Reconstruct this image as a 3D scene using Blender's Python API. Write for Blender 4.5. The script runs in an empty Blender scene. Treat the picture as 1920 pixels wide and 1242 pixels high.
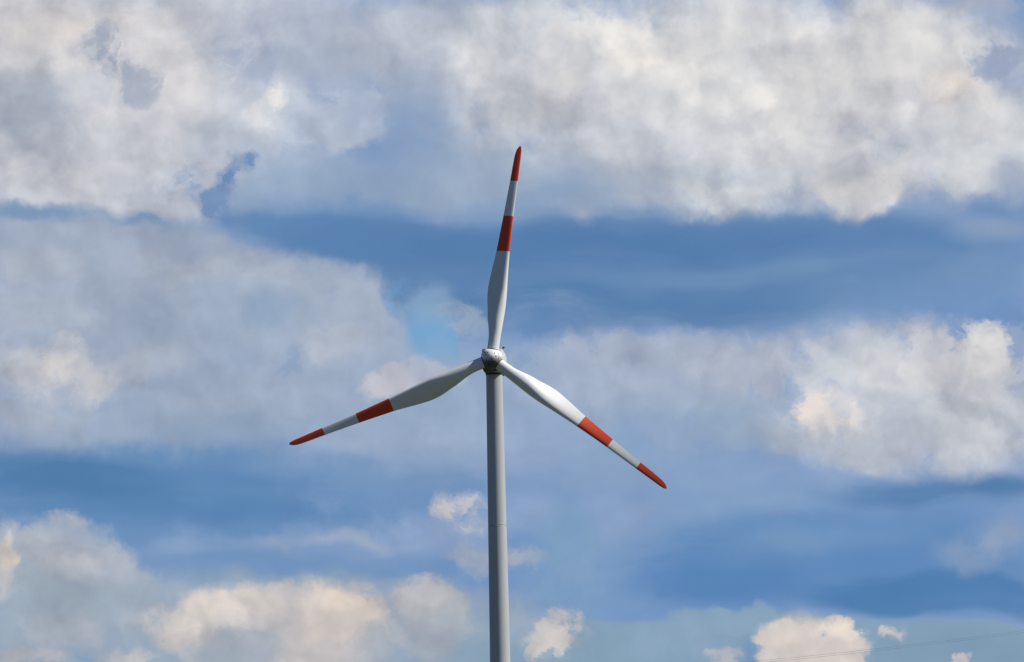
import bpy, bmesh, math, random
from mathutils import Vector, Matrix
R = math.radians
random.seed(7)
scene = bpy.context.scene
COL = scene.collection

# ------------------------------------------------------------------ camera
LENS, PITCH, ROLL = 208.6, 6.32, 1.21
EYE = Vector((0, 0, 1.7))
p, rl = R(PITCH), R(ROLL)
fwd = Vector((0, math.cos(p), math.sin(p)))
r0, u0 = Vector((1, 0, 0)), Vector((0, -math.sin(p), math.cos(p)))
up = u0 * math.cos(rl) + r0 * math.sin(rl)
right = r0 * math.cos(rl) - u0 * math.sin(rl)
cd = bpy.data.cameras.new('camera'); cam = bpy.data.objects.new('camera', cd); COL.objects.link(cam)
cd.sensor_width = 36; cd.lens = LENS; cd.clip_start = 1; cd.clip_end = 60000
m = Matrix.Identity(4)
for i in range(3):
    m[i][0], m[i][1], m[i][2], m[i][3] = right[i], up[i], -fwd[i], EYE[i]
cam.matrix_world = m
scene.camera = cam

# ------------------------------------------------------------------ exposure
vs = scene.view_settings
scene.display_settings.display_device = 'sRGB'
vs.view_transform = 'Standard'; vs.look = 'None'; vs.exposure = 0; vs.gamma = 1; vs.use_curve_mapping = False

# ------------------------------------------------------------------ sun
SUN_EL, SUN_AZ = 44.0, 95.5           # azimuth clockwise from the view direction (+Y)
s = Vector((math.cos(R(SUN_EL)) * math.sin(R(SUN_AZ)), math.cos(R(SUN_EL)) * math.cos(R(SUN_AZ)), math.sin(R(SUN_EL))))
sl = bpy.data.lights.new('sun', 'SUN'); sl.energy = 5.0; sl.angle = R(0.53); sl.color = (1, .955, .88)
so = bpy.data.objects.new('sun', sl); COL.objects.link(so)
so.rotation_euler = s.to_track_quat('Z', 'Y').to_euler()

# ------------------------------------------------------------------ sky (world): Nishita sky behind layered cumulus
W = bpy.data.worlds.new('World'); scene.world = W; W.use_nodes = True
nt = W.node_tree; N, L = nt.nodes, nt.links; N.clear()
STR = 0.055
def lin(c): c /= 255.0; return c / 12.92 if c <= .04045 else ((c + .055) / 1.055) ** 2.4
def inp(node, key, v):
    s_ = node.inputs[key]
    if hasattr(v, 'is_output'): L.new(v, s_)
    else: s_.default_value = v
def M(op, a, b=0.0, c=0.0, clamp=False):
    n = N.new('ShaderNodeMath'); n.operation = op; n.use_clamp = clamp
    inp(n, 0, a); inp(n, 1, b)
    if op in ('MULTIPLY_ADD',): inp(n, 2, c)
    return n.outputs[0]
def V(op, a, b=(0, 0, 0), c=(0, 0, 0), scale=None):
    n = N.new('ShaderNodeVectorMath'); n.operation = op
    inp(n, 0, a)
    if op != 'SCALE': inp(n, 1, b)
    if op == 'MULTIPLY_ADD': inp(n, 2, c)
    if scale is not None: inp(n, 'Scale', scale)
    return n.outputs['Vector']
def noise(vec, scale, detail, rough, lac=2.0, out='Fac', offs=(0, 0, 0)):
    n = N.new('ShaderNodeTexNoise'); n.noise_dimensions = '2D'
    n.texture_mapping.translation = offs
    L.new(vec, n.inputs['Vector']); n.inputs['Scale'].default_value = scale
    n.inputs['Detail'].default_value = detail; n.inputs['Roughness'].default_value = rough
    n.inputs['Lacunarity'].default_value = lac
    return n.outputs[out]
def rng(v, a, b, c=0.0, d=1.0, kind='SMOOTHSTEP'):
    n = N.new('ShaderNodeMapRange'); n.interpolation_type = kind
    inp(n, 'Value', v); n.inputs['From Min'].default_value = a; n.inputs['From Max'].default_value = b
    n.inputs['To Min'].default_value = c; n.inputs['To Max'].default_value = d
    return n.outputs['Result']
def mix(f, a, b):
    n = N.new('ShaderNodeMix'); n.data_type = 'RGBA'; n.clamp_factor = True
    inp(n, 'Factor', f); inp(n, 6, a); inp(n, 7, b)
    return n.outputs[2]
def rgb(c): return (lin(c[0]) / STR, lin(c[1]) / STR, lin(c[2]) / STR, 1)

tc = N.new('ShaderNodeTexCoord')
sp = N.new('ShaderNodeSeparateXYZ'); L.new(tc.outputs['Generated'], sp.inputs[0])
az = M('MULTIPLY', M('ARCTAN2', sp.outputs[0], sp.outputs[1]), 57.29578)      # degrees right of +Y
el = M('MULTIPLY', M('ARCSINE', sp.outputs[2]), 57.29578)                      # degrees above the horizon
cb = N.new('ShaderNodeCombineXYZ'); L.new(az, cb.inputs[0]); L.new(el, cb.inputs[1])
P = cb.outputs[0]
def warp(P, scale, detail, rough, amt, offs):
    n = noise(P, scale, detail, rough, out='Color', offs=offs)
    return V('MULTIPLY_ADD', n, (amt, amt * .8, 0), V('ADD', P, (-amt * .5, -amt * .4, 0)))
Ps = warp(P, 0.55, 2.0, .5, .55, (3.1, 7.7, 0))
Pm = warp(P, 1.1, 5.0, .52, .62, (11.3, 2.2, 0))
Pc = warp(P, 1.9, 8.0, .60, .50, (5.9, 21.4, 0))
Pf = warp(Pc, 9.0, 6.0, .62, .16, (1.7, 3.3, 0))
PS = {'s': Ps, 'm': Pm, 'c': warp(Pc, 9.0, 5.0, .6, .06, (1.7, 3.3, 0)), 'f': Pf}

sky = N.new('ShaderNodeTexSky'); sky.sky_type = 'NISHITA'; sky.sun_disc = False
sky.sun_elevation = R(SUN_EL); sky.sun_rotation = R(SUN_AZ); sky.air_density = 1; sky.dust_density = 1.2; sky.ozone_density = 1.5
# broken cloud cover over the whole dome, unseen parts darkened to cut ambient light
big = warp(P, 0.06, 3.0, .5, 6.0, (0, 0, 0))
cover = noise(V('MULTIPLY', big, (1, 1.8, 0)), .055, 7.0, .58)
col = mix(rng(cover, .38, .58), sky.outputs['Color'], rgb((46, 80, 132)))
col = mix(rng(cover, .50, .72), col, rgb((84, 106, 142)))
# base of this quarter of the sky: blue-grey
g = N.new('ShaderNodeTexGradient'); g.gradient_type = 'SPHERICAL'
tm = g.texture_mapping; tm.vector_type = 'TEXTURE'; tm.translation = (0, 6.3, 0); tm.scale = (16, 10, 1)
L.new(Ps, g.inputs[0])
base = mix(rng(noise(V('MULTIPLY', Ps, (.55, 1.3, 0)), .7, 4.0, .5), .35, .65), rgb((114, 148, 194)), rgb((144, 166, 200)))
col = mix(rng(g.outputs['Fac'], 0, .4), col, base)

# banks of cloud: azimuth, elevation, half width, half height (degrees), tilt, softness, opacity, colour, edge
# fraying: each bank thins out through these fields
e1 = noise(Pm, 1.5, 7.0, .60, offs=(31, 17, 0)); e2 = noise(Pf, 2.4, 7.0, .62, offs=(13, 27, 0))
e3 = noise(V('MULTIPLY', Ps, (.35, 1.5, 0)), 1.4, 7.0, .6, offs=(8, 4, 0))
def er(v, k): return M('MAXIMUM', M('MULTIPLY_ADD', v, k, 1 - k * .5), 0.0)
ER = {'s': er(e3, 2.2), 'm': er(e1, 2.7), 'c': er(M('MULTIPLY_ADD', e2, .6, M('MULTIPLY', e1, .4)), 4.2), 'f': er(e2, 4.6)}
CLOUDS = [
(-3.679,5.978,4.634,2.163,-1.2,1,0.6,(154,171,194),'s'),
(1.482,5.468,3.604,1.339,-1.2,1,0.6,(144,167,196),'s'),
(2.855,8.520,4.634,2.163,-1.2,1,0.7,(172,183,199),'s'),
(-3.901,8.549,3.604,2.163,-1.2,1,0.7,(174,185,201),'s'),
(-1.001,8.147,0.875,1.184,-21.2,0.9,0.75,(122,151,188),'s'),
(-1.740,7.491,2.163,0.360,-1.2,0.9,0.6,(115,147,188),'s'),
(0.495,7.602,1.699,0.412,-1.2,1,0.6,(134,157,190),'s'),
(1.000,6.973,4.428,0.669,-1.2,0.35,0.85,(93,131,176),'s'),
(0.224,7.093,2.884,0.412,-1.2,0.8,0.75,(81,123,170),'s'),
(2.040,7.102,2.678,0.283,-1.2,0.8,0.65,(81,123,172),'s'),
(0.731,6.567,3.193,0.412,-1.2,0.7,0.7,(83,125,170),'s'),
(2.291,6.787,3.193,0.134,0.8,1,0.55,(113,147,186),'s'),
(3.836,6.539,1.957,0.309,-1.2,1,0.5,(111,145,184),'s'),
(0.259,6.320,0.945,0.278,-1.2,0.9,0.7,(89,129,176),'m'),
(4.636,7.440,0.772,0.309,-21.2,0.8,0.6,(100,135,178),'s'),
(4.679,7.130,0.566,0.206,8.8,1,0.7,(144,163,190),'s'),
(-2.055,7.291,1.339,0.309,-9.2,0.7,0.8,(91,131,178),'s'),
(-4.155,8.962,2.558,1.835,-1.2,0.35,0.9,(194,198,208),'m'),
(-4.203,9.270,1.699,0.618,-1.2,0.9,0.9,(218,213,211),'s'),
(-3.224,8.798,0.772,0.669,-1.2,0.8,0.8,(215,212,213),'s'),
(-4.626,8.505,0.978,0.566,-1.2,0.8,0.8,(166,174,188),'s'),
(-4.060,8.294,0.945,0.278,13.8,0.9,0.6,(170,178,192),'m'),
(-3.902,8.472,0.612,0.389,-1.2,0.9,0.6,(214,212,214),'m'),
(-3.869,9.036,0.434,0.300,-21.2,0.75,0.9,(154,165,184),'f'),
(-3.598,8.777,0.245,0.345,23.8,0.7,0.8,(158,169,188),'f'),
(-4.376,7.887,1.835,0.556,-7.2,0.45,0.92,(194,197,206),'m'),
(-4.272,7.938,1.133,0.257,-1.2,0.9,0.75,(206,205,211),'s'),
(-3.238,7.822,0.501,0.501,-1.2,0.7,0.6,(182,189,202),'m'),
(-3.397,7.619,0.779,0.334,-21.2,0.5,0.85,(187,192,204),'m'),
(-3.386,8.338,0.723,0.445,18.8,0.8,0.7,(204,205,211),'m'),
(-2.021,9.243,1.223,0.667,-1.2,0.8,0.7,(184,191,205),'m'),
(-2.599,8.892,0.467,0.367,38.8,0.8,0.8,(162,173,195),'f'),
(-1.810,9.394,0.945,0.278,-1.2,0.8,0.6,(170,180,198),'m'),
(-1.609,8.980,1.057,0.334,13.8,0.9,0.55,(172,182,200),'m'),
(-2.760,8.587,0.389,0.389,-1.2,0.9,0.5,(194,198,209),'m'),
(-2.816,8.330,0.667,0.334,58.8,0.7,0.7,(194,199,210),'c'),
(-0.470,9.206,0.334,0.489,18.8,0.8,0.75,(162,173,194),'f'),
(-0.775,9.068,1.335,0.723,-1.2,0.6,0.8,(182,189,200),'m'),
(-0.472,8.600,0.834,0.612,-1.2,0.8,0.7,(179,187,201),'m'),
(-1.024,8.302,0.667,0.945,-21.2,1,0.85,(130,156,191),'m'),
(-0.052,8.745,0.667,0.890,-1.2,0.7,0.75,(199,201,208),'m'),
(-1.188,9.230,0.667,0.389,-1.2,0.9,0.5,(182,189,204),'m'),
(-1.880,8.394,0.890,0.417,6.8,0.35,0.85,(182,191,206),'c'),
(-1.357,8.539,0.278,0.234,-1.2,0.4,0.7,(187,194,208),'c'),
(-2.094,8.011,0.834,0.501,-1.2,0.8,0.7,(172,185,202),'m'),
(-2.305,7.860,0.612,0.389,-21.2,0.8,0.6,(160,176,200),'m'),
(-2.319,8.529,0.300,0.167,33.8,0.7,0.9,(220,218,217),'f'),
(-2.347,8.401,0.278,0.222,33.8,0.9,0.6,(204,206,212),'c'),
(-2.678,7.840,0.189,0.367,-29.2,1,0.9,(95,133,180),'f'),
(-2.531,7.992,0.133,0.145,-1.2,1,0.9,(99,137,184),'f'),
(-2.869,7.586,0.334,0.189,38.8,1,0.85,(99,136,182),'f'),
(-3.161,7.796,0.278,0.367,-11.2,1,0.85,(119,151,190),'f'),
(-2.047,7.753,1.279,0.334,2.8,0.9,0.55,(144,165,194),'m'),
(-1.635,7.567,1.339,0.175,-1.2,1,0.6,(117,149,188),'s'),
(1.972,8.544,3.615,1.290,-1.2,0.5,0.93,(204,206,212),'m'),
(2.604,8.835,2.472,0.875,-1.2,0.8,0.9,(214,214,215),'s'),
(0.267,9.047,1.001,0.723,-1.2,0.6,0.85,(206,208,213),'m'),
(1.207,9.180,1.057,0.501,-1.2,0.7,0.8,(220,219,218),'m'),
(3.798,8.852,1.446,0.834,-1.2,0.5,0.88,(214,213,214),'m'),
(4.087,8.073,1.446,0.723,-1.2,0.5,0.88,(206,207,212),'m'),
(2.845,8.161,1.390,0.612,-1.2,0.8,0.7,(208,209,213),'m'),
(2.053,7.637,1.279,0.367,-1.2,0.75,0.9,(201,204,210),'m'),
(3.453,7.619,0.890,0.334,8.8,0.6,0.92,(208,208,212),'m'),
(3.349,7.632,0.667,0.200,-1.2,0.8,0.7,(216,214,214),'m'),
(0.032,7.818,1.502,0.417,-1.2,0.55,0.8,(162,175,192),'m'),
(-1.320,7.741,1.112,0.306,-1.2,0.7,0.6,(150,169,192),'m'),
(0.757,7.699,1.001,0.334,-1.2,0.7,0.7,(170,180,194),'m'),
(0.245,8.071,0.779,0.334,-1.2,0.9,0.6,(179,189,204),'m'),
(0.130,7.533,1.339,0.237,-1.2,0.9,0.65,(134,159,191),'s'),
(0.446,7.757,0.721,0.257,-1.2,1,0.5,(160,175,197),'s'),
(2.161,7.768,0.779,0.222,-1.2,0.9,0.55,(187,193,205),'m'),
(1.493,8.093,0.772,0.463,-1.2,1,0.5,(194,199,208),'s'),
(2.341,8.740,0.389,0.222,-1.2,0.9,0.5,(199,202,209),'m'),
(0.568,8.526,0.389,0.278,-1.2,0.7,0.7,(220,218,217),'m'),
(0.792,9.241,0.834,0.278,-1.2,0.9,0.5,(222,220,219),'m'),
(4.510,8.393,0.667,0.289,-13.2,0.6,0.9,(228,218,211),'m'),
(4.255,8.529,0.334,0.222,-1.2,0.8,0.6,(226,219,214),'m'),
(4.862,8.920,0.334,0.400,-26.2,0.7,0.9,(152,165,192),'f'),
(4.676,8.746,0.311,0.234,-1.2,0.7,0.85,(154,166,192),'f'),
(4.746,9.333,0.389,0.156,-1.2,0.6,0.75,(166,174,192),'c'),
(4.705,8.002,0.834,0.667,-1.2,0.5,0.85,(194,198,204),'m'),
(4.900,7.636,0.501,0.389,-1.2,0.8,0.7,(152,167,192),'m'),
(-0.385,7.749,1.223,0.389,4.8,0.9,0.7,(150,168,193),'m'),
(1.538,7.783,0.890,0.222,-5.2,1,0.45,(170,181,197),'m'),
(-1.818,8.983,0.834,0.334,-1.2,1,0.6,(162,174,194),'m'),
(-2.493,8.994,0.389,0.501,18.8,1,0.5,(160,172,194),'f'),
(-1.304,8.615,0.667,0.389,-11.2,1,0.5,(144,164,193),'m'),
(-0.287,7.490,2.163,0.093,-1.2,0.9,0.45,(126,153,186),'s'),
(-4.174,7.485,1.891,0.167,-7.2,0.7,0.85,(107,143,182),'m'),
(-3.607,7.365,0.723,0.145,-1.2,0.7,0.8,(93,133,176),'m'),
(-3.671,6.492,3.114,1.029,-5.2,0.2,0.9,(164,175,193),'m'),
(-2.068,6.519,1.168,0.640,-11.2,0.25,0.85,(160,174,195),'m'),
(-1.452,6.251,0.528,0.528,-1.2,0.3,0.85,(164,177,197),'c'),
(-1.548,6.639,0.501,0.306,-1.2,0.5,0.7,(164,176,196),'c'),
(-4.332,7.271,1.001,0.278,-1.2,0.4,0.7,(160,172,192),'c'),
(-3.422,5.872,2.558,0.779,-1.2,0.4,0.85,(160,174,196),'m'),
(-4.355,5.474,1.446,0.445,-1.2,0.5,0.8,(158,173,196),'m'),
(-2.064,6.776,0.834,0.222,-1.2,0.9,0.4,(174,184,199),'m'),
(-3.411,6.643,1.339,0.309,-1.2,1,0.4,(154,170,192),'s'),
(-4.547,6.555,1.030,0.360,-1.2,1,0.5,(174,182,193),'s'),
(-2.274,6.574,0.389,0.278,-1.2,0.9,0.5,(140,163,194),'m'),
(-4.400,5.962,0.612,0.412,-11.2,0.7,0.9,(199,198,202),'c'),
(-4.372,6.183,0.245,0.245,-1.2,0.7,0.85,(206,204,205),'f'),
(-3.781,6.031,0.445,0.278,-1.2,0.8,0.6,(179,185,196),'c'),
(-4.662,5.581,0.667,0.222,-1.2,0.8,0.6,(174,182,195),'m'),
(-4.811,6.045,0.389,0.334,-1.2,0.7,0.6,(187,190,196),'f'),
(-4.041,5.881,0.334,0.278,-21.2,0.7,0.6,(194,195,200),'f'),
(-4.645,7.018,0.612,0.222,-1.2,0.9,0.5,(179,186,195),'m'),
(-3.199,6.999,0.723,0.189,-7.2,0.8,0.5,(177,185,195),'f'),
(-2.526,6.989,0.501,0.167,-11.2,0.7,0.5,(174,183,195),'f'),
(-2.898,6.378,0.667,0.245,-1.2,0.9,0.45,(146,164,186),'m'),
(-3.770,6.802,0.501,0.189,-1.2,0.9,0.4,(150,167,187),'m'),
(-3.418,6.180,0.501,0.278,-1.2,0.8,0.45,(177,185,195),'m'),
(-1.762,6.256,0.445,0.278,-1.2,0.8,0.5,(179,186,197),'f'),
(-1.664,5.946,0.501,0.167,-1.2,0.8,0.5,(148,165,188),'m'),
(-2.910,5.658,0.667,0.200,-5.2,0.8,0.45,(172,182,195),'m'),
(-3.689,5.259,1.112,0.278,-1.2,0.8,0.6,(144,164,188),'m'),
(-2.696,6.118,0.445,0.278,-1.2,0.9,0.4,(142,163,194),'m'),
(-2.238,5.647,0.612,0.334,-1.2,0.9,0.6,(164,177,198),'m'),
(-2.916,5.247,1.335,0.389,-1.2,0.9,0.6,(132,157,188),'m'),
(-3.273,5.510,1.668,0.334,-1.2,1,0.6,(144,163,188),'m'),
(-3.948,5.109,1.446,0.278,-1.2,1,0.7,(126,152,184),'m'),
(-2.206,6.007,0.278,0.334,8.8,1,0.6,(130,155,188),'f'),
(-2.379,6.524,0.334,0.278,-1.2,1,0.5,(138,160,188),'m'),
(-4.345,6.296,1.112,0.145,8.8,1,0.5,(144,159,182),'m'),
(-1.092,6.646,0.167,0.222,-1.2,0.8,0.95,(117,165,206),'f'),
(-0.881,6.302,0.367,0.367,28.8,0.6,0.95,(115,164,206),'m'),
(-0.755,6.145,0.356,0.167,-11.2,0.7,0.9,(119,165,205),'m'),
(-0.762,6.557,0.334,0.267,-1.2,0.9,0.75,(136,164,194),'m'),
(-0.505,6.439,0.367,0.245,-21.2,1,0.8,(154,170,192),'f'),
(-1.105,5.420,1.780,0.945,-1.2,0.7,0.75,(154,172,197),'m'),
(-1.150,5.807,0.345,0.200,-1.2,0.5,0.85,(196,195,204),'c'),
(-0.837,5.930,0.501,0.167,6.8,0.7,0.65,(184,189,202),'c'),
(-0.850,5.261,1.030,0.360,-1.2,1,0.5,(154,170,196),'s'),
(-1.267,5.063,1.545,0.309,-1.2,1,0.5,(124,153,192),'s'),
(0.975,5.892,1.335,0.501,-1.2,0.4,0.8,(160,174,196),'c'),
(1.440,5.881,1.613,0.473,-1.2,0.35,0.85,(166,178,198),'c'),
(2.269,5.912,0.779,0.389,-1.2,0.5,0.8,(179,187,202),'c'),
(0.979,6.098,0.945,0.200,3.8,0.7,0.5,(172,183,200),'c'),
(1.379,5.471,1.446,0.445,-1.2,0.9,0.6,(150,169,196),'m'),
(0.448,5.492,1.030,0.721,-1.2,0.9,0.5,(150,170,197),'s'),
(2.255,5.398,1.223,0.445,-1.2,0.8,0.6,(154,171,193),'m'),
(1.470,4.954,1.545,0.412,-1.2,1,0.5,(140,164,194),'s'),
(1.713,4.331,1.545,0.412,-1.2,1,0.45,(130,160,196),'s'),
(0.252,6.011,0.445,0.222,-1.2,0.7,0.6,(154,170,196),'c'),
(4.038,4.632,1.545,0.227,-1.2,0.7,0.9,(87,129,176),'s'),
(4.706,4.640,0.721,0.185,-1.2,0.9,0.6,(77,122,167),'s'),
(1.979,4.684,1.957,0.360,-1.2,1,0.5,(130,160,196),'s'),
(3.045,4.042,2.678,0.577,-1.2,0.5,0.85,(91,135,184),'s'),
(4.267,3.677,1.699,0.288,-1.2,0.45,0.85,(77,125,174),'s'),
(1.959,3.862,1.236,0.237,-1.2,0.8,0.7,(85,131,182),'s'),
(3.257,4.293,1.854,0.227,-1.2,1,0.5,(117,153,194),'s'),
(4.485,4.107,0.667,0.311,6.8,1,0.8,(148,165,190),'m'),
(3.809,5.615,1.613,0.879,-7.2,0.5,0.92,(189,194,204),'c'),
(4.436,5.905,0.690,0.489,-1.2,0.35,0.9,(204,205,210),'f'),
(4.522,5.338,0.973,0.656,-11.2,0.6,0.88,(194,197,204),'m'),
(3.713,5.874,0.779,0.334,-1.2,0.6,0.75,(199,201,207),'c'),
(2.767,5.231,0.667,0.356,-11.2,0.9,0.8,(174,185,199),'c'),
(3.278,5.063,0.834,0.278,-13.2,0.6,0.8,(182,189,202),'m'),
(4.542,6.005,0.389,0.334,-1.2,0.7,0.8,(216,214,214),'f'),
(3.082,5.418,0.612,0.311,-7.2,1,0.9,(214,208,207),'f'),
(2.852,5.512,0.267,0.167,-1.2,0.8,0.7,(224,214,207),'f'),
(4.172,5.707,0.612,0.334,-1.2,0.9,0.5,(210,209,211),'m'),
(3.903,5.304,0.667,0.222,-11.2,1,0.45,(174,184,199),'m'),
(4.829,6.150,0.133,0.445,8.8,0.6,0.75,(113,145,188),'c'),
(-3.438,4.793,3.893,0.612,-1.2,0.6,0.9,(99,139,184),'m'),
(-4.362,4.961,1.751,0.309,-5.2,0.6,0.85,(77,123,169),'s'),
(-2.663,4.934,1.854,0.237,-1.2,0.9,0.7,(93,134,181),'s'),
(-3.183,4.660,2.163,0.206,-1.2,0.8,0.7,(85,129,176),'s'),
(-0.756,4.796,1.133,0.309,-1.2,0.9,0.6,(99,139,186),'s'),
(-2.419,4.107,2.163,0.288,-1.2,0.7,0.8,(107,144,186),'s'),
(-1.182,4.084,1.133,0.154,-1.2,0.8,0.6,(113,147,188),'s'),
(-2.196,5.080,0.824,0.206,-1.2,1,0.4,(126,155,192),'s'),
(-1.900,4.293,0.945,0.122,0.8,1,0.7,(164,176,194),'m'),
(-0.608,4.433,0.723,0.111,3.8,0.9,0.5,(144,165,192),'m'),
(-0.476,4.559,0.412,0.267,-11.2,0.85,0.95,(199,196,200),'f'),
(-0.201,4.141,0.612,0.200,-1.2,0.9,0.8,(172,179,193),'f'),
(-1.700,3.966,1.545,0.093,-1.2,0.8,0.6,(140,161,188),'s'),
(0.569,3.945,0.723,0.723,-1.2,0.9,0.8,(132,163,194),'m'),
(0.423,4.360,0.389,0.334,-1.2,0.9,0.6,(126,161,194),'m'),
(0.553,3.252,1.223,0.389,-1.2,0.7,0.7,(140,168,194),'m'),
(2.714,3.203,4.634,0.340,-1.2,0.18,0.9,(132,160,182),'s'),
(4.406,3.187,1.133,0.237,-1.2,0.8,0.5,(122,149,174),'s'),
(2.104,3.499,0.723,0.145,2.8,0.5,0.85,(138,165,188),'m'),
(1.482,3.308,0.723,0.278,-1.2,0.9,0.6,(144,169,194),'m'),
(1.181,3.675,0.723,0.167,-1.2,0.9,0.5,(120,153,190),'m'),
(-4.423,4.141,1.057,0.501,-15.2,0.3,0.9,(170,178,190),'c'),
(-4.066,3.982,0.723,0.334,-13.2,0.4,0.85,(174,181,193),'c'),
(-4.677,4.401,0.389,0.222,-1.2,0.5,0.8,(177,184,195),'c'),
(-4.321,4.140,0.334,0.189,-11.2,0.7,0.7,(194,194,200),'c'),
(-4.946,4.149,0.189,0.445,-1.2,0.4,0.9,(208,200,195),'c'),
(-4.904,4.200,0.122,0.167,-1.2,0.7,0.7,(224,206,192),'c'),
(-3.452,3.869,1.223,0.189,-5.2,0.8,0.6,(154,167,188),'m'),
(-4.377,3.756,0.945,0.089,-1.2,0.8,0.6,(124,149,182),'m'),
(-3.202,3.403,3.559,0.723,-1.2,0.45,0.88,(154,170,185),'m'),
(-1.397,3.626,1.891,0.445,-1.2,0.7,0.7,(156,171,186),'m'),
(-4.682,3.940,1.446,0.334,-1.2,0.7,0.7,(158,172,185),'m'),
(-0.164,3.447,0.890,0.445,-1.2,0.9,0.5,(150,169,188),'m'),
(-4.431,3.501,0.612,0.311,-1.2,0.6,0.7,(172,178,188),'c'),
(-4.742,3.250,0.501,0.111,-1.2,0.7,0.7,(187,186,191),'c'),
(-3.819,3.260,0.445,0.111,-1.2,0.6,0.7,(196,193,193),'c'),
(-3.661,3.616,0.334,0.222,-1.2,0.8,0.6,(172,179,189),'c'),
(-2.326,3.489,1.335,0.534,-3.2,0.22,0.92,(194,189,190),'c'),
(-1.706,3.632,0.512,0.367,-1.2,0.35,0.9,(212,201,193),'c'),
(-2.785,3.755,0.612,0.189,3.8,0.5,0.85,(206,199,194),'c'),
(-3.198,3.608,0.367,0.278,-1.2,0.5,0.8,(204,198,194),'c'),
(-1.653,3.734,0.278,0.167,-1.2,0.8,0.7,(222,206,193),'c'),
(-2.689,3.317,0.556,0.300,8.8,0.6,0.85,(156,169,184),'c'),
(-3.050,3.221,0.334,0.200,-1.2,0.7,0.6,(160,172,186),'c'),
(-1.403,3.318,0.334,0.278,28.8,0.7,0.6,(154,168,186),'c'),
(-0.854,3.744,0.434,0.222,-1.2,0.4,0.88,(189,188,191),'c'),
(-0.677,3.534,0.334,0.278,18.8,0.6,0.75,(174,180,188),'c'),
(-0.886,3.410,0.389,0.389,-1.2,0.6,0.7,(166,174,186),'c'),
(0.375,3.358,0.356,0.334,-1.2,0.5,0.92,(201,196,194),'f'),
(2.327,3.161,0.245,0.256,8.8,0.6,0.8,(111,147,188),'c'),
(2.866,3.148,0.645,0.389,-5.2,0.35,0.95,(206,198,194),'f'),
(2.512,3.361,0.245,0.167,-1.2,0.5,0.85,(212,202,196),'c'),
(3.027,3.375,0.278,0.145,-11.2,0.5,0.85,(214,204,197),'c'),
(3.600,3.299,0.167,0.078,-7.2,0.8,0.85,(199,192,196),'f'),
(1.941,3.154,0.256,0.189,-1.2,0.7,0.85,(187,187,193),'f'),
(4.197,3.038,0.145,0.089,13.8,0.5,0.85,(199,190,193),'c'),
(-1.373,4.911,1.001,0.334,-1.2,1,0.45,(128,155,190),'m'),
(1.462,6.807,1.112,0.222,-1.2,1,0.35,(107,143,184),'m'),
(4.515,6.827,0.779,0.334,-1.2,1,0.4,(122,149,182),'m'),
(2.821,7.262,1.668,0.167,-1.2,1,0.5,(97,135,178),'m'),
(-3.957,4.442,1.112,0.167,-1.2,1,0.35,(119,149,186),'m'),
(2.638,4.257,0.890,0.222,6.8,1,0.4,(128,157,192),'m'),
(-0.061,3.445,0.612,0.334,-1.2,1,0.5,(162,174,190),'m'),
(-3.295,4.020,1.112,0.145,-4.2,1,0.5,(134,157,186),'m'),
(3.163,8.409,1.112,0.501,-1.2,1,0.5,(222,220,218),'m'),
(1.461,8.917,0.945,0.389,-1.2,1,0.5,(224,221,219),'m'),
(3.556,7.626,0.612,0.245,6.8,0.9,0.6,(222,219,217),'m'),
(2.718,3.382,0.389,0.222,-1.2,1,0.5,(220,209,202),'m'),
(0.573,8.783,0.445,0.334,-1.2,1,0.5,(220,218,217),'m'),
(-0.843,8.247,0.723,0.723,-26.2,1,0.7,(130,155,190),'m'),
(-1.319,7.844,0.834,0.334,-1.2,1,0.5,(140,161,192),'m'),
(0.339,7.595,1.236,0.288,-1.2,0.9,0.75,(136,159,190),'s'),
(1.166,7.442,0.824,0.134,-1.2,1,0.6,(128,155,188),'s'),
(-2.119,3.588,1.835,0.445,-1.2,1,0.35,(194,190,190),'m'),
]
for (a, e, rx, ry, rot, soft, op, c, k) in CLOUDS:
    g = N.new('ShaderNodeTexGradient'); g.gradient_type = 'SPHERICAL'
    tm = g.texture_mapping; tm.vector_type = 'TEXTURE'
    tm.translation = (a, e, 0); tm.rotation = (0, 0, R(rot)); tm.scale = (rx, ry, 1)
    L.new(PS[k], g.inputs[0])
    col = mix(rng(M('MULTIPLY', g.outputs['Fac'], ER[k]), 0, soft, 0, op), col, rgb(c))

# billow relief: sun-facing flanks of the puffs brighter, far flanks greyer
Pr = warp(P, 1.6, 6.0, .55, .35, (1.5, 4.5, 0))
def relief(scale, d, det, rgh, offs):
    n1 = noise(Pr, scale, det, rgh, offs=offs)
    n2 = noise(V('ADD', Pr, (d, d * .9, 0)), scale, det, rgh, offs=offs)
    return M('SUBTRACT', n1, n2)
def puff(vec, scale, off):
    n = N.new('ShaderNodeTexVoronoi'); n.voronoi_dimensions = '2D'; n.feature = 'SMOOTH_F1'; n.inputs['Smoothness'].default_value = .6
    n.texture_mapping.translation = off; n.inputs['Scale'].default_value = scale; n.inputs['Detail'].default_value = 3.0; n.inputs['Roughness'].default_value = .5
    L.new(vec, n.inputs['Vector']); return n.outputs['Distance']
r1 = relief(.9, .16, 5.0, .52, (9, 3, 0))
v1 = puff(Pc, 1.15, (2, 5, 0)); v2 = puff(V('ADD', Pc, (.09, .11, 0)), 1.15, (2, 5, 0))
r2 = M('SUBTRACT', v2, v1)
rr = M('ADD', M('MULTIPLY', r1, .75), M('MULTIPLY', r2, .34))
sc_ = N.new('ShaderNodeSeparateColor'); L.new(col, sc_.inputs[0])
cm = rng(sc_.outputs[0], lin(108) / STR, lin(195) / STR, .10, 1.0)
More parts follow.
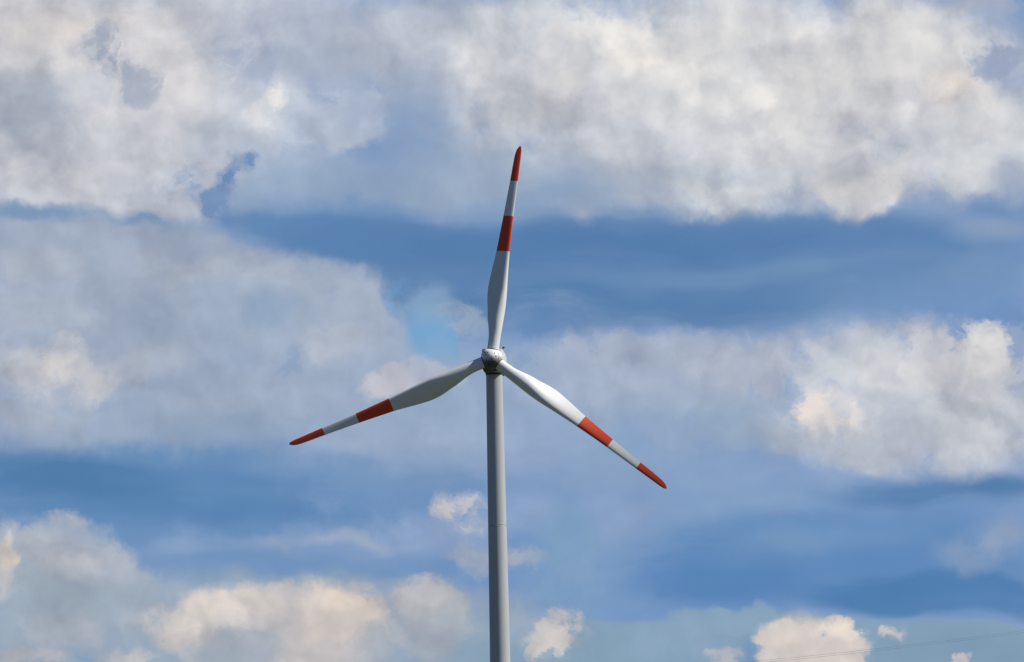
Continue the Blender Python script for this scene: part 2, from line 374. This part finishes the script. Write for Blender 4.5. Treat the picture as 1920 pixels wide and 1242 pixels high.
# grey hollows and bright crowns among the puffs
hol = rng(noise(V('MULTIPLY', Pc, (1, 1.25, 0)), .72, 7.0, .50, offs=(4, 1, 0)), .47, .68, 0, -.15)
lit = rng(noise(V('MULTIPLY', Pc, (1, 1.25, 0)), 0.9, 7.0, .50, offs=(14, 6, 0)), .50, .70, 0, .13)
rr = M('ADD', rr, M('ADD', hol, lit))
f = M('ADD', M('MULTIPLY', rr, cm), 1.0)
f = M('MAXIMUM', M('MINIMUM', f, 1.24), .66)
# shadowed flanks lose red first (they are lit by the blue sky)
cc = N.new('ShaderNodeCombineXYZ')
L.new(M('POWER', f, 1.10), cc.inputs[0]); L.new(f, cc.inputs[1]); L.new(M('POWER', f, .82), cc.inputs[2])
col = V('MULTIPLY', col, cc.outputs[0])
# below the horizon the dome is plain dusk-green haze (hidden by the ground)
bg = N.new('ShaderNodeBackground'); bg.inputs['Strength'].default_value = STR; L.new(col, bg.inputs['Color'])
wo = N.new('ShaderNodeOutputWorld'); L.new(bg.outputs[0], wo.inputs[0])
W.cycles.sampling_method = 'MANUAL'; W.cycles.sample_map_resolution = 512

# ------------------------------------------------------------------ materials
def material(name):
    mt = bpy.data.materials.new(name); mt.use_nodes = True
    return mt, mt.node_tree.nodes, mt.node_tree.links, mt.node_tree.nodes['Principled BSDF']
def paint(name, c, rough=.4, dirt=.10, scale=(3, 3, .35), dirtc=(.30, .29, .25), spec=.4, coat=0.0):
    """weathered gelcoat / paint: faint vertical streaks and fine mottling"""
    mt, n, l, b = material(name)
    t = n.new('ShaderNodeTexCoord'); mp = n.new('ShaderNodeMapping'); mp.inputs['Scale'].default_value = scale
    l.new(t.outputs['Object'], mp.inputs[0])
    a = n.new('ShaderNodeTexNoise'); a.inputs['Scale'].default_value = 1.6; a.inputs['Detail'].default_value = 7; a.inputs['Roughness'].default_value = .62
    l.new(mp.outputs[0], a.inputs['Vector'])
    r_ = n.new('ShaderNodeMapRange'); r_.inputs['From Min'].default_value = .42; r_.inputs['From Max'].default_value = .78
    r_.inputs['To Max'].default_value = dirt * 3; l.new(a.outputs['Fac'], r_.inputs['Value'])
    mx = n.new('ShaderNodeMix'); mx.data_type = 'RGBA'; l.new(r_.outputs[0], mx.inputs['Factor'])
    mx.inputs[6].default_value = (*c, 1); mx.inputs[7].default_value = (*[x * .55 + y * .25 for x, y in zip(c, dirtc)], 1)
    l.new(mx.outputs[2], b.inputs['Base Color'])
    b.inputs['Roughness'].default_value = rough; b.inputs['Specular IOR Level'].default_value = spec
    return mt
WHITE = paint('white_gelcoat', (.73, .75, .75), .40, .08)
RED = paint('red_band_paint', (.64, .060, .015), .45, .05)
TOWER = paint('grey_tower_paint', (.46, .485, .51), .36, .09, (2.5, 2.5, .12))
DARK, n_, l_, b_ = material('dark_rubber'); b_.inputs['Base Color'].default_value = (.03, .03, .032, 1); b_.inputs['Roughness'].default_value = .6
STEEL, n_, l_, b_ = material('galvanised_steel'); b_.inputs['Base Color'].default_value = (.25, .26, .27, 1); b_.inputs['Roughness'].default_value = .5; b_.inputs['Metallic'].default_value = .6
# shells whose underside carries oily grime that has run down
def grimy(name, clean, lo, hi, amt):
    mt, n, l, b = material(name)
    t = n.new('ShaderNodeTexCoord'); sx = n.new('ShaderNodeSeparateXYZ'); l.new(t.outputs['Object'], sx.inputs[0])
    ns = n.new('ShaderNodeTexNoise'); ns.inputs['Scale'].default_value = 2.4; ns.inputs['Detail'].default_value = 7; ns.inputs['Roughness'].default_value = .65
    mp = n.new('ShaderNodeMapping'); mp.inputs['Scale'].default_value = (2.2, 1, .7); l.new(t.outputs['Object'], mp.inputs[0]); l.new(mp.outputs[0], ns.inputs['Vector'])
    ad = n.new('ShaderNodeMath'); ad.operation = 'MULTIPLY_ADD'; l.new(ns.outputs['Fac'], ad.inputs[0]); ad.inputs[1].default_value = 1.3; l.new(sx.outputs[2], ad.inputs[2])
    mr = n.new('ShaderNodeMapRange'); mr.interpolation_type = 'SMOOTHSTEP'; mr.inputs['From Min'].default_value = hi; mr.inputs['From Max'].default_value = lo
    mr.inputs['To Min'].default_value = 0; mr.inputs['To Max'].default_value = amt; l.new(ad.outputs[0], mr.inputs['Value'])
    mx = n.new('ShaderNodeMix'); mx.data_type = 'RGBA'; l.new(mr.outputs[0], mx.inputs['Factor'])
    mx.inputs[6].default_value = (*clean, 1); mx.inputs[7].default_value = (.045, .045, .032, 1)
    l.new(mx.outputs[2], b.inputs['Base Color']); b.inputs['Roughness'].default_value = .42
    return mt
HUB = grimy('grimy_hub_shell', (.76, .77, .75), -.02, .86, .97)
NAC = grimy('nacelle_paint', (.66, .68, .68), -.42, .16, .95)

# ------------------------------------------------------------------ helpers
def link(name, me, mats, parent=None, loc=(0, 0, 0), smooth=True, sharp=35):
    if isinstance(me, bmesh.types.BMesh):
        bm = me; bmesh.ops.recalc_face_normals(bm, faces=bm.faces)
        me = bpy.data.meshes.new(name); bm.to_mesh(me); bm.free()
    for x in (mats if isinstance(mats, (list, tuple)) else [mats]): me.materials.append(x)
    if smooth:
        for f_ in me.polygons: f_.use_smooth = True
        me.set_sharp_from_angle(angle=R(sharp))
    o = bpy.data.objects.new(name, me); COL.objects.link(o)
    if parent: o.parent = parent
    o.location = loc
    return o
def loft(bm, rings, mi=None, cap=True):
    vs_ = [[bm.verts.new(q) for q in r_] for r_ in rings]
    for i in range(len(vs_) - 1):
        n = len(vs_[i])
        for j in range(n):
            f_ = bm.faces.new((vs_[i][j], vs_[i][(j + 1) % n], vs_[i + 1][(j + 1) % n], vs_[i + 1][j]))
            if mi: f_.material_index = mi[i]
    if cap:
        a = bm.faces.new(vs_[0][::-1]); b = bm.faces.new(vs_[-1])
        if mi: a.material_index = mi[0]; b.material_index = mi[-1]
def circ(r_, z, n=64, cx=0, cy=0): return [(cx + r_ * math.cos(2 * math.pi * k / n), cy + r_ * math.sin(2 * math.pi * k / n), z) for k in range(n)]
def interp(tab, x):
    """Catmull-Rom through a table"""
    if x <= tab[0][0]: return tab[0][1]
    if x >= tab[-1][0]: return tab[-1][1]
    i = max(k for k in range(len(tab)) if tab[k][0] <= x)
    x0, y0 = tab[max(i - 1, 0)]; x1, y1 = tab[i]; x2, y2 = tab[i + 1]; x3, y3 = tab[min(i + 2, len(tab) - 1)]
    t_ = (x - x1) / (x2 - x1); h = x2 - x1
    m1 = (y2 - y0) / (x2 - x0) * h if x2 > x0 else 0; m2 = (y3 - y1) / (x3 - x1) * h if x3 > x1 else 0
    return (2*t_**3 - 3*t_**2 + 1)*y1 + (t_**3 - 2*t_**2 + t_)*m1 + (-2*t_**3 + 3*t_**2)*y2 + (t_**3 - t_**2)*m2

# ------------------------------------------------------------------ ground
gm, n_, l_, b_ = material('meadow_grass')
t = n_.new('ShaderNodeTexCoord'); a = n_.new('ShaderNodeTexNoise'); a.inputs['Scale'].default_value = .01; a.inputs['Detail'].default_value = 10
l_.new(t.outputs['Object'], a.inputs['Vector']); r_ = n_.new('ShaderNodeValToRGB'); l_.new(a.outputs['Fac'], r_.inputs[0])
r_.color_ramp.elements[0].position = .35; r_.color_ramp.elements[0].color = (.04, .05, .03, 1)
r_.color_ramp.elements[1].position = .65; r_.color_ramp.elements[1].color = (.06, .068, .042, 1)
l_.new(r_.outputs[0], b_.inputs['Base Color']); b_.inputs['Roughness'].default_value = .95
bm = bmesh.new(); bmesh.ops.create_grid(bm, x_segments=40, y_segments=40, size=25000)
go = link('ground', bm, gm, smooth=False); go['kind'] = 'structure'; go['label'] = 'green meadow around the foot of the wind turbine'

# ------------------------------------------------------------------ wind turbine
D = 600.0
S = D / 11127.0 / math.cos(R(6.03))          # metres per photo pixel at the rotor
HUB_X, HUB_Z = (-2.120, 65.360)
YAW, TILT = -4.0, -5.0
T = bpy.data.objects.new('wind_turbine', None); COL.objects.link(T)
T['label'] = 'tall white wind turbine with three red-banded blades on a grey tubular tower'
T['category'] = 'wind turbine'
OVER = 3.0                                    # rotor plane ahead of the tower axis
hub_y = D
ax = Vector((math.sin(R(YAW)), -math.cos(R(YAW)), 0))
T.location = (HUB_X - ax.x * OVER, hub_y - ax.y * OVER, 0)
T.rotation_euler = (0, 0, R(YAW))
HZ = HUB_Z
# tower: tapered tube in flanged sections
TOP = HZ - 1.22
def tr(z): return .835 + (TOP - z) * .00700
bm = bmesh.new(); rings = [circ(tr(0) + .35, 0), circ(tr(0) + .35, .25), circ(tr(0), .25)]
joints = [TOP - 15.6, TOP - 39.0]
zs = [k * 2.0 for k in range(1, int(TOP / 2))]
for j in joints:
    zs = [z for z in zs if abs(z - j) > .6] + [j - .06, j - .055, j - .01, j + .01, j + .055, j + .06]
for z in sorted(zs):
    e = .0
    for j in joints:
        if abs(abs(z - j) - .055) < .002: e = .014
        if abs(abs(z - j) - .01) < .002: e = -.02
    rings.append(circ(tr(z) + e, z))
rings.append(circ(tr(TOP), TOP)); loft(bm, rings)
tower = link('tower', bm, TOWER, T)
bm = bmesh.new(); loft(bm, [circ(.85, TOP - .16), circ(.87, TOP - .15), circ(.87, TOP + .10), circ(.85, TOP + .12)])
link('yaw_bearing', bm, DARK, tower)
# door at the foot of the tower
bm = bmesh.new(); bmesh.ops.create_cube(bm, size=1, matrix=Matrix.Translation((0, -tr(1.6) - .01, 1.6)) @ Matrix.Diagonal((.8, .12, 2.0, 1)))
bmesh.ops.bevel(bm, geom=bm.edges[:], offset=.03, segments=2); door = link('door', bm, STEEL, tower)

# nacelle: long rounded housing behind the hub
def section(w, top, bot, y, ch=.13, n=8):
    pts = []
    for (cx, cz, a0, rr_) in ((w - ch, top - ch, 0, ch), (-w + ch, top - ch, 90, ch), (-w + .36, bot + .36, 180, .36), (w - .36, bot + .36, 270, .36)):
        for k in range(n + 1):
            t_ = R(a0 + 90 * k / n); pts.append((cx + rr_ * math.cos(t_), y, cz + rr_ * math.sin(t_)))
    return pts
bm = bmesh.new()
loft(bm, [section(.93, .98, -1.12, .17), section(.98, 1.04, -1.21, .20), section(1.0, 1.06, -1.24, .28), section(1.04, 1.07, -1.24, 2.4),
          section(1.04, 1.07, -1.22, 5.6), section(.99, .94, -1.0, 7.3), section(.86, .78, -.8, 7.8)])
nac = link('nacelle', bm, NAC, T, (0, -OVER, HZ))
for y in (2.7, 5.0):
    bm = bmesh.new(); loft(bm, [section(1.043, 1.073, -1.243, y - .02), section(1.043, 1.073, -1.243, y + .02)])
    link('panel_seam', bm, DARK, nac)
bm = bmesh.new(); loft(bm, [circ(.03, .9, 12, .50, 5.4), circ(.03, 1.66, 12, .50, 5.4)])
bmesh.ops.create_cube(bm, size=1, matrix=Matrix.Translation((.55, 5.4, 1.60)) @ Matrix.Diagonal((.62, .05, .05, 1)))
mast = link('sensor_mast', bm, STEEL, nac)
bm = bmesh.new()
loft(bm, [circ(.03, 1.58, 12, .84, 5.4), circ(.10, 1.64, 12, .84, 5.4), circ(.13, 1.72, 12, .84, 5.4), circ(.05, 1.80, 12, .84, 5.4)])
link('anemometer', bm, DARK, mast)

# rotor frame: origin in the hub, -Y upwind, +Z towards the top blade
BLADE_A = [8.3, 128.3, 248.3]
RF = Matrix.Rotation(R(TILT), 4, 'X')
def place(o, a):
    o.matrix_local = Matrix.Translation((0, -OVER, HZ)) @ RF @ Matrix.Rotation(R(a), 4, 'Y')
# hub shell: three flats square to the blades, rounded into a blunt nose
def tri(th, flat, rnd):
    best = rnd
    for a in BLADE_A:
        c_ = math.cos(th - R(a))
        if c_ > .05: best = min(best, flat / c_)
    # smooth minimum of flats and the outer circle
    k = 14.0
    acc = math.exp(-k * rnd)
    for a in BLADE_A:
        c_ = math.cos(th - R(a))
        if c_ > .05: acc += math.exp(-k * flat / c_)
    return -math.log(acc) / k
prof = [(.16, .84, 1.06, 0), (.14, .88, 1.10, 0), (.08, .90, 1.13, 0), (-.20, .905, 1.13, 0), (-.48, .90, 1.10, 0), (-.62, .875, 1.05, .03), (-.80, .82, .96, .10), (-.98, .74, .83, .3),
        (-1.13, .63, .68, .5), (-1.25, .50, .52, .8), (-1.33, .37, .37, 1), (-1.385, .25, .25, 1), (-1.41, .13, .13, 1), (-1.42, .02, .02, 1)]
bm = bmesh.new(); rings = []
for (y, flat, rnd, w) in prof:
    ring = []
    for k in range(120):
        th = 2 * math.pi * k / 120
        r_ = tri(th, flat, rnd) * (1 - w) + rnd * w
        ring.append((r_ * math.sin(th), y, r_ * math.cos(th)))
    rings.append(ring)
loft(bm, rings)
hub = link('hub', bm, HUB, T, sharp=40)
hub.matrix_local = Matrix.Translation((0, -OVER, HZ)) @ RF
# dark access holes, three to each lobe between two blades
def surf(th, rad):
    for i in range(len(prof) - 1):
        def rr2(q): return tri(th, q[1], q[2]) * (1 - q[3]) + q[2] * q[3]
        a_, b_2 = rr2(prof[i]), rr2(prof[i + 1])
        if a_ >= rad >= b_2:
            t_ = (a_ - rad) / max(a_ - b_2, 1e-6); return prof[i][0] + (prof[i + 1][0] - prof[i][0]) * t_
    return -1.2
hole = None
for a in BLADE_A:
    for (da, rad) in ((60 - 17, .53), (60 + 17, .53), (60, .80)):
        th = R(a + da); y = surf(th, rad); y2 = surf(th, rad - .06)
        nrm = Vector((math.sin(th) * (y - y2), -.06, math.cos(th) * (y - y2))); 
        nrm = Vector((math.sin(th) * abs(y - y2), -.06, math.cos(th) * abs(y - y2))).normalized()
        if hole is None:
            bm = bmesh.new(); loft(bm, [circ(.066, -.03, 20), circ(.066, .012, 20), circ(.05, .014, 20), circ(.045, .004, 20)])
            hole = link('bolt_hole', bm, DARK, hub); o = hole
        else:
            o = hole.copy(); COL.objects.link(o); o.parent = hub
        o.matrix_local = Matrix.Translation((rad * math.sin(th), y, rad * math.cos(th))) @ nrm.to_track_quat('Z', 'Y').to_matrix().to_4x4()

# blade
RT = 412.0 * S
px = S
trail = [(15, 10.9), (34, 10.9), (53, 12.3), (84, 19.3), (100, 22.4), (114, 24.6), (134, 25.8), (154, 24.4), (175, 22.2), (204, 18.8), (240, 16.3), (273, 14.1), (340, 10.3), (376, 8.7), (392, 7.7), (400, 6.5), (406, 4.6), (410, 2.2), (411.5, .9), (412.3, -.2)]
lead = [(15, 10.9), (34, 10.9), (53, 11.0), (84, 10.8), (114, 11.0), (134, 10.4), (154, 9.4), (175, 8.3), (204, 6.9), (240, 5.7), (273, 4.9), (340, 4.6), (376, 4.3), (396, 4.1), (404, 3.7), (408, 3.0), (411, 1.9), (412.3, .8)]
twist = [(15, 34), (84, 32), (134, 26), (204, 15), (273, 7), (340, 2), (412, -1)]
thick = [(15, 1), (40, 1), (84, .66), (134, .45), (204, .33), (273, .27), (340, .23), (412, .17)]
shape = [(15, 0), (36, 0), (60, .25), (84, .55), (110, .85), (134, 1), (412, 1)]
NA = 72
def blade_ring(r_):
    Tp, Lp, be, tk, w = interp(trail, r_), interp(lead, r_), R(interp(twist, r_)), interp(thick, r_), max(0, min(1, interp(shape, r_)))
    cb_ = 1 + (1 / math.cos(be) - 1) * w
    Tp, Lp = Tp * cb_ * px, Lp * cb_ * px
    ch = Tp + Lp; be *= min(1, w * 1.5 + .0)
    ring = []
    for k in range(NA):
        a_ = 2 * math.pi * k / NA
        u = (1 + math.cos(a_)) / 2; xc = 1 - u
        ya = 5 * tk * (.2969 * math.sqrt(max(xc, 0)) - .126 * xc - .3516 * xc**2 + .2843 * xc**3 - .1015 * xc**4) + .004 * xc
        sg = 1 if math.sin(a_) >= 0 else -1
        ya = ya * (1.15 if sg > 0 else .85) * sg + .05 * (1 - (2 * xc - 1)**2) * tk
        yc = .5 * math.sin(a_)
        y = (yc * (1 - w) + ya * w) * ch
        x = -Tp + u * ch
        # rotate about the pitch axis: leading edge (+x) swings upwind (-y)
        ring.append((x * math.cos(be) + y * math.sin(be), -x * math.sin(be) + y * math.cos(be), r_ * px))
    return ring
B1, B2, B3 = 207.0, 275.5, 343.5
rs = [15 + k * (B1 - 15) / 46 for k in range(46)] + [B1 + k * (B2 - B1) / 10 for k in range(10)] + [B2 + k * (B3 - B2) / 10 for k in range(10)]
rs += [B3 + k * (396 - B3) / 10 for k in range(10)] + [396, 399, 402, 404.5, 406.5, 408, 409.5, 410.7, 411.5, 412, 412.3]
mi = [1 if (B1 - .1 <= r_ < B2 - .1) or r_ >= B3 - .1 else 0 for r_ in rs]
bm = bmesh.new(); loft(bm, [blade_ring(r_) for r_ in rs], mi)
b0 = link('blade', bm, [WHITE, RED], T, sharp=60)
bm = bmesh.new()
loft(bm, [circ(10.95 * px, 16.2 * px, 72), circ(11.3 * px, 16.5 * px, 72), circ(11.3 * px, 17.6 * px, 72), circ(10.95 * px, 17.8 * px, 72)])
c0 = link('root_collar', bm, DARK, b0)
place(b0, BLADE_A[0])
for a in BLADE_A[1:]:
    o = b0.copy(); COL.objects.link(o); o.parent = T; place(o, a)
    c = c0.copy(); COL.objects.link(c); c.parent = o

# ------------------------------------------------------------------ overhead cables, far beyond to the right
CB, n_, l_, b_ = material('weathered_conductor'); b_.inputs['Base Color'].default_value = (.30, .31, .32, 1); b_.inputs['Roughness'].default_value = .6
def cable(pts, rad, label):
    bm = bmesh.new(); rings = []
    for i, q in enumerate(pts):
        rings.append([(q[0], q[1] + rad * math.cos(t_), q[2] + rad * math.sin(t_)) for t_ in [k * math.pi / 4 for k in range(8)]])
    loft(bm, rings); o = link('power_cable', bm, CB)
    o['label'] = label; o['category'] = 'cable'; o['group'] = 'overhead power cables at the lower right'
for (zo, label) in ((0, 'thin grey overhead power cable, upper one of the pair at the lower right'), (-0.38, 'thin grey overhead power cable, lower one of the pair at the lower right')):
    pts = []
    for k in range(81):
        u = k / 80
        x = -70.4 + (164.1 - -70.4) * u; z = 0.000531803 * x * x + 0.0322929 * x + 48.4077
        pts.append((x, 900.0, z + zo * (1 - u * .35)))
    cable(pts, .014, label)
